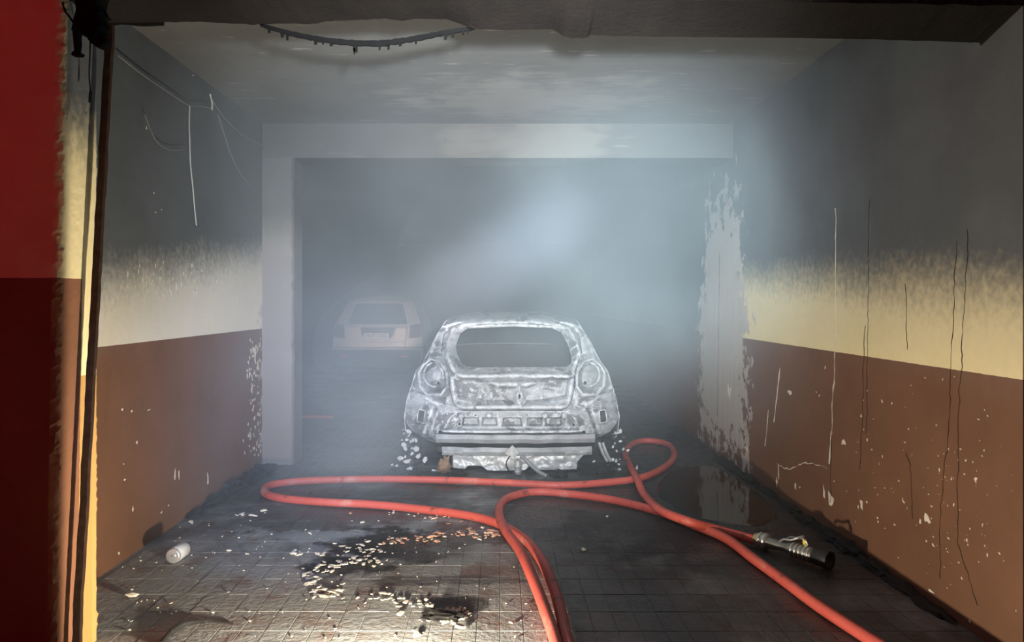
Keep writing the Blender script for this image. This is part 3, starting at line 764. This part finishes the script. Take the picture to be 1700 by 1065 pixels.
for sgn in (-1, 1):
    def sk(y, z):
        k = np.minimum(poly_sd(y, z, side_poly), y-(y0(z)+wrap(z)-.004))
        for P in (sw1, sw2): k = np.minimum(k, -poly_sd(y, z, P))
        for yy in (.72, 3.3): k = np.minimum(k, np.hypot(y-yy, z-.24)-.33)
        return k
    def smap(y, z, sgn=sgn):
        x = wz(np.maximum(z, .43)*1.0)*np.interp(y, [0, 2.4, 3.3, 4.0], [1, 1, .96, .82])-.03*np.clip((.43-z)/.2, 0, 1)
        x = x+.02*np.exp(-((np.hypot(y-.72, z-.24)-.36)/.03)**2)*0+np.array([.008*mnoise.noise(Vector((p*4, q*5, sgn))) for p, q in zip(y, z)])
        return sgn*x, y, z
    s = solid(mesh('side_panel', *C(sheet(np.linspace(.0, 4.05, 120), np.linspace(.22, 1.24, 50), sk, smap)), M_car, car, True), .006)
solid(mesh('bonnet', *C(sheet(np.linspace(-.78, .78, 30), np.linspace(3.0, 3.95, 24), lambda u, v: np.ones_like(u),
      lambda u, v: (u*np.interp(v, [3, 3.95], [1, .86]), v+.08*(1-(u/.78)**2)*np.clip((v-3.5)/.45, 0, 1), np.interp(v, [3, 3.6, 3.95], [.89, .82, .62])-.04*(np.abs(u)/.78)**3))), M_car, car, True), .006)
mesh('bulkhead', *C(boxg(-.74, .74, 2.95, 3.0, .16, .86)), M_under, car)
mesh('floor_pan', *C(boxg(-.72, .72, 1.2, 3.0, .12, .16)), M_under, car)

# ================================================================ SECOND CAR, DEEP IN THE SMOKE
c2x, c2y = -2.29, 13.9
car2 = empty('parked_car', (c2x, c2y, 0), 'silver car parked far back on the left, half lost in smoke', 'car')
def silver():
    t = NT('silver_paint'); t.objpos(); nz = t.noise(90, 2)
    return t.bsdf(t.mix(nz, (.62, .57, .56), (.70, .65, .64)), .5, .15, None, .5)
M_sil = silver(); M_glass = simple('dark_glass', (.01, .012, .014), .08, 0, .1, 4, 0, .6); M_plas = simple('black_bumper_plastic', (.012, .012, .013), .55, 0, .2, 30, .1)
M_redl = simple('red_reflector', (.85, .03, .05), .25, 0, .1, 30, .1, .8); M_plate = simple('plate_white', (.80, .80, .82), .35, 0, .05, 30, 0)
M_darks = simple('plate_recess_shade', (.05, .052, .056), .5, 0, .2, 30, .1)
z2 = [.20, .35, .60, .85, .95, 1.1, 1.25, 1.38, 1.45, 1.48]; w2 = [.74, .82, .84, .82, .80, .74, .68, .62, .55, .40]
def w2z(z): return np.interp(z, z2, w2)
def y2(z): return np.interp(z, [.2, .5, .56, .90, .95, 1.4, 1.48], [.02, -.02, .05, .07, .10, .42, .60])
def r2(x, z): return y2(z)+.16*np.clip(np.abs(x)/w2z(z), 0, 1.05)**4
out2 = mirror([(w, z) for z, w in zip(z2, w2)]+[(0, 1.49)])
tg2 = mirror([(.46, .535), (.52, .57), (.56, .78), (.56, .93), (.0, .94)]); tg2[0] = (.46, .535)
rec2 = [(-.33, .935), (.37, .935), (.31, .76), (.26, .71), (-.24, .71), (-.29, .76)]
win2 = [(-.56, .98), (.56, .98), (.44, 1.36), (-.44, 1.36)]
lamp2 = [(.60, .72), (.83, .74), (.80, .98), (.62, .95)]
def C2(g): return [(v[0]+c2x, v[1]+c2y, v[2]) for v in g[0]], g[1]
U2 = np.linspace(-.88, .88, 90); Z2 = np.linspace(.2, 1.5, 80)
def k2(x, z):
    k = poly_sd(x, z, out2)
    for P in (tg2, win2, lamp2, flip(lamp2)): k = np.minimum(k, -poly_sd(x, z, P)-.004)
    return np.minimum(k, z-.505)
solid(mesh('body_shell', *C2(sheet(U2, Z2, k2, lambda x, z: (x, r2(x, z), z))), M_sil, car2, True), .005)
tgo2 = solid(mesh('tailgate', *C2(sheet(np.linspace(-.6, .6, 70), np.linspace(.52, .96, 44), lambda x, z: poly_sd(x, z, tg2),
      lambda x, z: (x, r2(x, z)-.012+.03*np.clip(poly_sd(x, z, rec2)/.02, 0, 1)+.010*np.exp(-((z-.655)/.012)**2), z))), M_sil, car2, True), .005)
mesh('plate_recess', *C2(sheet(np.linspace(-.4, .4, 40), np.linspace(.70, .94, 20), lambda x, z: poly_sd(x, z, rec2)-.02, lambda x, z: (x, r2(x, z)+.010, z))), M_darks, tgo2)
solid(mesh('rear_window', *C2(sheet(np.linspace(-.6, .6, 30), np.linspace(.96, 1.38, 20), lambda x, z: poly_sd(x, z, win2)+.01, lambda x, z: (x, r2(x, z)+.012, z))), M_glass, car2, True), .004)
for P in (lamp2, flip(lamp2)):
    xs = [p[0] for p in P]; mesh('tail_lamp', *C2(sheet(np.linspace(min(xs)-.01, max(xs)+.01, 16), np.linspace(.70, 1.0, 16), lambda x, z, P=P: poly_sd(x, z, P)+.003, lambda x, z: (x, r2(x, z)-.006, z))),
                         simple('dull_tail_lamp', (.10, .02, .025), .3, 0, .2, 20, .1), car2, True)
bo = out2
solid(mesh('bumper', *C2(sheet(U2, np.linspace(.2, .54, 30), lambda x, z: np.minimum(poly_sd(x, z, out2), .528-z), lambda x, z: (x, r2(x, z)-.07-.02*np.exp(-((z-.5)/.02)**2), z))), M_plas, car2, True), .005)
solid(mesh('bumper_top', *C2(sheet(np.linspace(-.84, .84, 60), np.linspace(.505, .545, 6), lambda x, z: np.ones_like(x), lambda x, z: (x, np.interp(z, [.505, .53, .545], [-.09, -.08, .02])+.16*(np.abs(x)/.84)**4, z))), M_sil, car2, True), .004)
for sx in (-.555, .535):
    mesh('reflector', *C2(sheet(np.linspace(sx-.07, sx+.07, 10), np.linspace(.376, .404, 5), lambda x, z: np.ones_like(x), lambda x, z: (x, r2(x, z)-.082, z))), M_redl, car2)
pl = mesh('number_plate', *C2(boxg(-.235, .235, .045, .055, .712, .815)), M_plate, tgo2)
def text_mesh(txt, size, loc, mat, name, parent):
    cu = bpy.data.curves.new('txt', 'FONT'); cu.body = txt; cu.size = size; cu.align_x = 'CENTER'; cu.align_y = 'CENTER'; cu.extrude = .001
    to = bpy.data.objects.new('txt', cu); COL.objects.link(to); bpy.context.view_layer.update()
    me = bpy.data.meshes.new_from_object(to.evaluated_get(bpy.context.evaluated_depsgraph_get()))
    bpy.data.objects.remove(to); bpy.data.curves.remove(cu)
    me.transform(Matrix.Translation(loc) @ Matrix.Rotation(math.pi/2, 4, 'X')); me.materials.clear()
    return link(name, me, mat, parent)
text_mesh('DL57 DGG', .088, (0, .043, .763), M_plas, 'plate_lettering', tgo2)['kind'] = 'stuff'
solid(mesh('roof', *C2(sheet(np.linspace(-1, 1, 20), np.linspace(.58, 2.6, 24), lambda u, v: np.ones_like(u), lambda u, v: (u*.56, v, np.interp(v, [.58, .9, 1.6, 2.6], [1.475, 1.51, 1.52, 1.42])-.09*np.abs(u)**3))), M_sil, car2, True), .005)
mesh('roof_spoiler', *C2(sheet(np.linspace(-.50, .50, 20), np.linspace(0, 1, 5), lambda u, v: np.ones_like(u), lambda u, v: (u, .36+.25*v, 1.425+.055*v-.03*(np.abs(u)/.5)**3))), M_sil, car2, True)
for sgn in (-1, 1):
    solid(mesh('side_panel', *C2(sheet(np.linspace(.1, 2.15, 40), np.linspace(.25, 1.44, 30), lambda y, z: np.minimum(y-(y2(z)+.15), np.minimum(1.44-z, np.hypot(y-.8, z-.28)-.36)),
          lambda y, z, s=sgn: (s*w2z(z), y, z))), M_sil, car2, True), .005)
    mesh('wheel', *C2(lathe((sgn*.62, .8, .30), (sgn*.82, .8, .30), [(0, .28), (.1, .30), (.9, .30), (1, .28), (.96, .18), (.9, .02)], 26)), M_plas, car2, True)

# ================================================================ HOSES
def hose_mat():
    t = NT('red_hose_jacket'); t.objpos(); n1 = t.noise(5, 5, .6); n2 = t.noise(160, 2)
    c = t.mix(n1, (.40, .055, .04), (.60, .12, .09)); c = t.mix(t.mul(t.smooth(n1, .56, .72), .6), c, (.55, .30, .25))
    c = t.mix(t.mul(t.smooth(t.noise(14, 5, .6), .58, .70), .75), c, (.10, .035, .03))
    return t.bsdf(c, .5, 0, t.bump(n2, .3, .003), .4)
M_hose = hose_mat()
HR = .0275
def hose_path(pp): return spline([on_floor(a, b, h) for a, b, h in pp], 8)
B = HR+.004
h1 = empty('fire_hose_with_nozzle', tuple(on_floor(1250, 893)), 'red fire hose looping past the burnt car and ending in a branch nozzle', 'fire hose', 'red fire hoses')
P1 = [(962, 1110, B), (942, 1065, B), (932, 1020, B), (919, 975, B), (899, 930, B), (870, 894, B), (822, 867, B), (770, 854, B), (700, 845, B), (620, 837, B), (540, 833, B), (470, 827, B), (440, 818, B),
      (446, 806, B), (490, 799, B), (560, 796, B), (650, 795, B), (750, 797, B), (865, 802, B), (930, 805, B), (1000, 801, B), (1062, 793, B+.01), (1100, 777, B), (1119, 757, B), (1110, 738, B),
      (1080, 731, B), (1052, 735, B), (1038, 752, B), (1046, 773, B), (1058, 796, B+.045), (1070, 822, B+.01), (1098, 847, B+.05), (1140, 864, B+.05), (1185, 877, B+.01), (1225, 888, B+.005), (1258, 897, B+.01)]
pth1 = hose_path(P1)
mesh('hose', *tube(pth1, HR, 12), M_hose, h1, True)
h2 = empty('fire_hose', tuple(on_floor(1400, 1030)), 'red fire hose arching from bottom centre to the bottom right corner', 'fire hose', 'red fire hoses')
U = B+.052
P2 = [(936, 1120, B), (922, 1062, B+.004), (906, 1015, B+.012), (888, 968, B+.03), (864, 915, U), (843, 885, U), (831, 862, U-.01), (830, 840, B+.02), (846, 825, B), (888, 816, B), (950, 820, B), (1020, 830, B), (1090, 848, B),
      (1150, 870, B), (1205, 893, B), (1250, 926, B), (1300, 962, B), (1360, 1006, B), (1450, 1064, B), (1540, 1120, B)]
mesh('hose', *tube(hose_path(P2), HR, 12), M_hose, h2, True)
# coupling, branch and bail handle
M_brass = simple('worn_brass', (.52, .40, .20), .4, .7, .3, 40, .2); M_steel = simple('brushed_alloy', (.55, .56, .55), .35, .8, .25, 60, .2)
M_gun = simple('dull_grey_alloy', (.20, .21, .20), .45, .6, .3, 50, .2); M_yel = simple('yellow_knob', (.75, .62, .08), .4, 0, .15, 40, .05)
n0 = pth1[-1]+Vector((0, 0, .006)); nd = Vector((.25, -.35, .0)).normalized(); L = .44
def at(t, up=0.0): return n0+nd*(L*t)+Vector((0, 0, up))
n0.z = .05
nz = mesh('nozzle', *lathe(at(.12), at(.80), [(0, .026), (.04, .030), (.22, .030), (.30, .024), (.42, .023), (.48, .030), (.52, .034), (.75, .036), (.98, .038), (1, .030)], 28), M_gun, h1, True)
nz['label'] = 'grey metal branch nozzle'
mesh('hose_tail', *lathe(at(-.04), at(.05), [(0, .029), (.2, .033), (.6, .036), (1, .04)], 24), M_brass, h1, True)
cp = mesh('coupling', *lathe(at(.03), at(.16), [(0, .040), (.1, .046), (.32, .046), (.36, .040), (.48, .040), (.52, .046), (.85, .046), (1, .036)], 28), M_steel, h1, True)
for a in (0.4, 2.5, 4.6):
    A, Bv = frame_of(nd); c = at(.08)+A*(.046*math.cos(a))+Bv*(.046*math.sin(a))
    mesh('lug', *lump(tuple(c), (.012, .012, .012), 3, 1, .1), M_steel, cp, True)
for k in range(5):
    mesh('grip_ring', *lathe(at(.50+.055*k), at(.535+.055*k), [(0, .036), (.2, .041), (.8, .041), (1, .036)], 24), M_steel, nz, True)
mesh('bumper', *lathe(at(.78), at(1.0), [(0, .034), (.05, .040), (.6, .043), (.95, .050), (1, .048), (.9, .03), (.6, .02)], 28), M_plas, nz, True)
A, Bv = frame_of(nd); up = Vector((0, 0, 1))
bl = mesh('bail_handle', *join(*[tube(spline([at(.36)+A*(s*.028)+up*.03, at(.42)+A*(s*.03)+up*.052, at(.52)+A*(s*.03)+up*.06, at(.60)+A*(s*.022)+up*.078], 6), .006, 8) for s in (-1, 1)],
     tube(spline([at(.60)+A*(-.022)+up*.078, at(.645)+up*.086, at(.60)+A*.022+up*.078], 6), .008, 8),
     tube(spline([at(.60, .078), at(.68, .068), at(.70, .048), at(.66, .036)], 6), .006, 8)), M_steel, nz, True)
mesh('knob', *lump(tuple(at(.665, .06)), (.011, .011, .017), 1, 2, .05), M_yel, nz, True)
# short length of orange line far back by the pillar
o = mesh('floor_pipe', *tube(spline([on_floor(476, 694, .02), on_floor(500, 692, .02), on_floor(525, 691, .02), on_floor(552, 692, .02)], 6), .02, 8), M_hose, None, True)
tag(o, 'short stretch of orange pipe on the floor behind the left pillar', 'pipe')

# ================================================================ THINGS ON THE FLOOR
# ---- can
canp = on_floor(291, 936)
can = empty('drink_can', tuple(canp), 'white metal can lying by the left wall, its end facing out', 'can')
c0 = on_floor(287, 936); ax = Vector((.06, 1, 0)).normalized(); a0 = Vector((c0.x, c0.y, .043)); a1 = a0+ax*.125
M_can = simple('white_can', (.78, .79, .80), .35, .2, .08, 30, .05); M_canend = simple('bare_can_end', (.82, .83, .84), .28, .7, .08, 30, .05)
mesh('body', *lathe(a0+ax*.006, a1, [(0, .036), (.06, .0405), (.92, .0405), (1, .030)], 28), M_can, can, True)
mesh('end', *lathe(a0-ax*.002, a0+ax*.012, [(0, .036), (.15, .039), (1, .0395)], 28), M_canend, can, True)
mesh('rim', *lathe(a0-ax*.006, a0+ax*.001, [(0, .034), (.3, .038), (1, .038)], 28), M_canend, can, True)
mesh('pull_tab', *lump(tuple(a0-ax*.008+Vector((.008, 0, .004))), (.013, .003, .009), 2, 2, .05), M_canend, can, True)

# ---- puddles
def water_mat():
    t = NT('black_water'); t.pos(); n1 = t.noise(9, 3)
    return t.bsdf((.008, .008, .009), .04, 0, t.bump(n1, .04, .01), .6)
M_water = water_mat()
def puddle(name, outline_px, label):
    pts = [on_floor(a, b) for a, b in outline_px]; pts = spline(pts+[pts[0]], 6)[:-1]; n = len(pts)
    c = sum(pts, Vector())/n
    V = [(p.x+.03*mnoise.noise(p*7), p.y+.05*mnoise.noise(p*6+Vector((4, 4, 4))), -.001) for p in pts]
    V += [(c.x+(v[0]-c.x)*.96, c.y+(v[1]-c.y)*.96, .0045) for v in V[:n]]
    V.append((c.x, c.y, .0045))
    Fc = [(k, (k+1) % n, n+(k+1) % n, n+k) for k in range(n)]+[(n+k, n+(k+1) % n, 2*n) for k in range(n)]
    o = mesh(name, V, Fc, M_water); tag(o, label, 'puddle'); return o
puddle('puddle', [(1110, 780), (1180, 772), (1245, 810), (1290, 850), (1265, 872), (1180, 866), (1120, 842), (1090, 815)], 'dark puddle mirroring the peeled plaster at foot of right wall')

# ---- fragments: each larger one a thing, the crumbs as stuff
M_frag = simple('pale_fragment', (.74, .68, .56), .8, 0, .2, 90, .3); M_frag2 = simple('brick_fragment', (.62, .36, .25), .85, 0, .25, 90, .3)
fv = []
for k in range(7):
    if k < 2: V, Fc = lump((0, 0, .5), (1, .8, .6), 20+k, 1, .9)
    else:                                               # flat broken flakes
        r = random.Random(k*7+1); n = r.randint(4, 7); rad = [r.uniform(.45, 1.25) for _ in range(n)]; tx, ty = r.uniform(-.35, .35), r.uniform(-.35, .35)
        pl_ = [(math.cos(6.283*i/n+r.uniform(-.3, .3))*rad[i], math.sin(6.283*i/n)*rad[i]) for i in range(n)]
        V = [(a, b, max(0, .35+a*tx+b*ty)) for a, b in pl_]+[(a*.9, b*.9, .35+.5+a*tx+b*ty) for a, b in pl_]
        Fc = [tuple(range(n))[::-1], tuple(range(n, 2*n))]+[(i, (i+1) % n, n+(i+1) % n, n+i) for i in range(n)]
    me = bpy.data.meshes.new('fragment'); me.from_pydata(V, [], Fc); fv.append(me)
fvm = {}
def frag_mesh(k, mat):
    if (k, mat.name) not in fvm:
        m = fv[k].copy(); m.materials.append(mat); fvm[(k, mat.name)] = m
    return fvm[(k, mat.name)]
spots = []
def cluster(n, path, spread, size, mat, lab):
    for k in range(n):
        i = random.randrange(len(path)-1); t = random.random(); a, b = path[i], path[i+1]
        spots.append((a[0]+(b[0]-a[0])*t+random.gauss(0, spread[0]), a[1]+(b[1]-a[1])*t+random.gauss(0, spread[1]), random.uniform(*size), mat, lab))
ring = [(632, 934), (600, 930), (560, 935), (525, 945), (515, 962), (522, 978), (545, 985), (570, 978)]
cluster(95, ring, (9, 5), (.006, .016), M_frag, 'pale fragment in the ring around the black wet patch')
cluster(26, [(585, 915), (620, 905)], (14, 7), (.006, .014), M_frag, 'pale fragment at the top of the black wet patch')
cluster(60, [(630, 990), (665, 1000), (700, 1003), (745, 1012), (778, 1020)], (8, 4), (.005, .013), M_frag, 'pale fragment in the strip of rubble across the front pavers')
cluster(22, [(715, 1028), (760, 1030)], (12, 3), (.006, .014), M_frag, 'pale fragment beside the charred scrap at front centre')
cluster(70, [(640, 898), (700, 895), (760, 890), (800, 886), (832, 880)], (12, 4), (.007, .018), M_frag2, 'reddish fragment scattered below the left hose loop')
cluster(24, [(620, 853), (720, 858), (760, 862)], (20, 4), (.006, .015), M_frag2, 'reddish fragment lying along the left hose loop')
cluster(16, [(485, 918), (535, 920)], (12, 3), (.006, .015), M_frag, 'pale fragment left of the black wet patch')
cluster(8, [(400, 856), (440, 850)], (8, 3), (.008, .02), M_frag, 'pale fragment in the row near left wall base')
crumbs = []
for (px, py, s, mat, lab) in spots:
    p = on_floor(px, py, 0); k = random.randrange(7)
    if s < .0095:
        a = random.uniform(0, 6.28); V = [(p.x+s*1.5*(v.co.x*math.cos(a)-v.co.y*math.sin(a)), p.y+s*1.5*(v.co.x*math.sin(a)+v.co.y*math.cos(a)), .002+s*v.co.z) for v in fv[k].vertices]
        crumbs.append((V, [tuple(q.vertices) for q in fv[k].polygons])); continue
    o = link('fragment', frag_mesh(k, mat), None); o.location = (p.x, p.y, .001); o.scale = (s*random.uniform(.8, 2.2), s*random.uniform(.7, 1.5), s*random.uniform(.4, 1.0))
    o.rotation_euler = (0, 0, random.uniform(0, 6.28)); tag(o, lab, 'fragment', lab.replace('fragment', 'fragments'))
singles = [(220, 991, .024, 'pale sliver of plaster on the pavers near the left jamb', M_frag), (438, 849, .022, 'flat pale piece near the left wall behind the can', M_frag),
           (318, 868, .02, 'pale pebble behind the can at the wall base', M_frag), (764, 1044, .026, 'white cube-like chunk with a shadow at front centre', M_frag),
           (665, 1021, .02, 'pale chunk before the strip of rubble', M_frag), (690, 1058, .022, 'pale chunk at the bottom edge of the picture', M_frag),
           (410, 921, .014, 'small pale piece alone on pavers right of the can', M_frag), (380, 915, .012, 'small round pale piece nearer the can', M_frag),
           (602, 868, .016, 'white rectangular chip above the black wet patch', M_frag), (515, 886, .013, 'white chip left above the black wet patch', M_frag),
           (849, 1035, .014, 'white chip beside the near hose', M_frag), (1008, 858, .012, 'pale scrap on the dark floor between the hoses', M_frag),
           (968, 915, .02, 'grey flat scrap on the dark floor right of the hoses', M_frag)]
for k, (px, py, s, lab, mat) in enumerate(singles):
    p = on_floor(px, py); o = link('fragment', frag_mesh(k % 7, mat), None); o.location = (p.x, p.y, .001); o.scale = (s*1.3, s*.9, s*.8); o.rotation_euler = (0, 0, k*.9)
    tag(o, lab, 'fragment', 'single fragments on the floor')
for k in range(170):
    px, py = random.uniform(190, 900), random.uniform(850, 1060); p = on_floor(px, py); s = random.uniform(.002, .0055)
    if p.x < XL+.05: continue
    crumbs.append(([(p.x+s*1.4*v.co.x, p.y+s*1.4*v.co.y, .001+s*1.3*v.co.z) for v in fv[k % 7].vertices], [tuple(q.vertices) for q in fv[k % 7].polygons]))
o = mesh('crumbs', *join(*crumbs), M_frag); tag(o, 'fine pale crumbs strewn over the lit pavers', 'debris', kind='stuff')

# ---- charred scraps and debris along the walls
M_char = simple('charred_debris', (.014, .013, .012), .8, 0, .6, 30, .6)
def debris(px, py, r, seed, label, group='charred debris along the walls', X=None):
    p = on_floor(px, py)
    if X is not None: p.x = X
    gs = [lump((p.x, p.y, r[2]*.35), r, seed, 3, .6)]
    o = mesh('charred_debris', *gs[0], M_char, None); return tag(o, label, 'debris', group)
debris(735, 1024, (.09, .05, .018), 3, 'dark charred scrap among pale bits at front centre', 'charred scraps')
for k, (px, py, rx, ry, rz) in enumerate([(1395, 893, .05, .09, .05), (1425, 912, .05, .08, .055), (1350, 866, .05, .1, .03), (1465, 942, .04, .09, .03), (1510, 975, .04, .1, .025), (1310, 842, .04, .1, .025),
                                          (1560, 1008, .04, .1, .02), (1275, 818, .04, .12, .025), (1235, 795, .05, .14, .03), (1190, 770, .06, .2, .03)]):
    debris(px, py, (rx*.9, ry*1.5, rz*.75), 40+k, 'low black heap of charred debris and modelled shadow along the right wall base', X=XR-rx*.9)  # partly debris, partly dark shapes added for the hose's shadow band
for k, (px, py, rx, ry, rz) in enumerate([(352, 832, .06, .12, .05), (385, 812, .07, .14, .06), (415, 795, .09, .16, .05), (445, 782, .10, .16, .06), (325, 852, .04, .08, .03)]):
    debris(px, py, (rx, ry*1.2, rz*.7), 60+k, 'low heap of black charred debris against the left wall base', X=XL+rx*.9)
for k, (px, py) in enumerate([(655, 786), (690, 790), (1005, 788), (1040, 775), (930, 790), (760, 790)]):
    debris(px, py, (random.uniform(.05, .1), random.uniform(.04, .07), random.uniform(.015, .04)), 80+k, 'black burnt scrap on the floor at the rear of burnt car', 'burnt scraps under the car')
# curved burnt strip at the bottom left
o = mesh('burnt_strip', *tube(spline([on_floor(268, 1068, .008), on_floor(285, 1048, .01), on_floor(310, 1034, .012), on_floor(345, 1031, .01), on_floor(388, 1034, .006)], 8), [.010]*8+[.013]*8+[.009]*8+[.004]*9, 8), M_char)
tag(o, 'thin black curved burnt strip on the pavers at bottom left', 'strip')

# ================================================================ SMOKE
def smoke_mat():
    t = NT('smoke'); x, y, z = t.pos()
    n1 = t.noise(.9, 2, .5, None, .5)
    wisp = t.lin(n1, .34, .66, .35, 1.65)
    ramp = t.add(t.mul(t.smooth(y, 3.3, 5.5), .19), t.mul(t.smooth(y, 7.0, 9.5), -.13))
    clear = t.add(t.inv(t.smooth(x, -1.3, -.3)), t.smooth(z, .05, 1.15))      # thinner near the floor except on the left
    d = t.mul(t.mul(ramp, wisp), t.lin(t.mn(clear, 1.0), 0, 1, .28, 1))
    # low bank drifting out at the left of the car
    ex = t.add(t.m_('POWER', t.mul(t.sub(x, -1.25), 1/.8), 2.0), t.add(t.m_('POWER', t.mul(t.sub(y, 5.9), 1/1.0), 2.0), t.m_('POWER', t.mul(t.sub(z, .35), 1/.8), 2.0)))
    d = t.add(d, t.mul(t.mul(t.inv(t.smooth(ex, .0, 1.0)), wisp), .4))
    v = t.n('ShaderNodeVolumeScatter'); v.inputs['Color'].default_value = (.72, .86, 1.0, 1); v.inputs['Anisotropy'].default_value = .1
    t.put(v.inputs['Density'], d); t.t.links.new(v.outputs[0], t.out.inputs['Volume'])
    return t.m
def smoke_box():
    e = .012
    base = [(XL+e, 3.3), (XR-e, 3.3), (XR-e, YE-e), (XBL+e, YE-e), (XBL+e, YB+.3+e), (XL+e, YB+.3+e)]
    n = 6; V = [(x, y, .008) for x, y in base]+[(x, y, HC-e) for x, y in base]
    return V, [tuple(range(n))[::-1], tuple(range(n, 2*n))]+[(k, (k+1) % n, n+(k+1) % n, n+k) for k in range(n)]
sm = mesh('smoke', *smoke_box(), smoke_mat())
tag(sm, 'blue-grey smoke hanging through the back of the garage', 'smoke', kind='stuff')
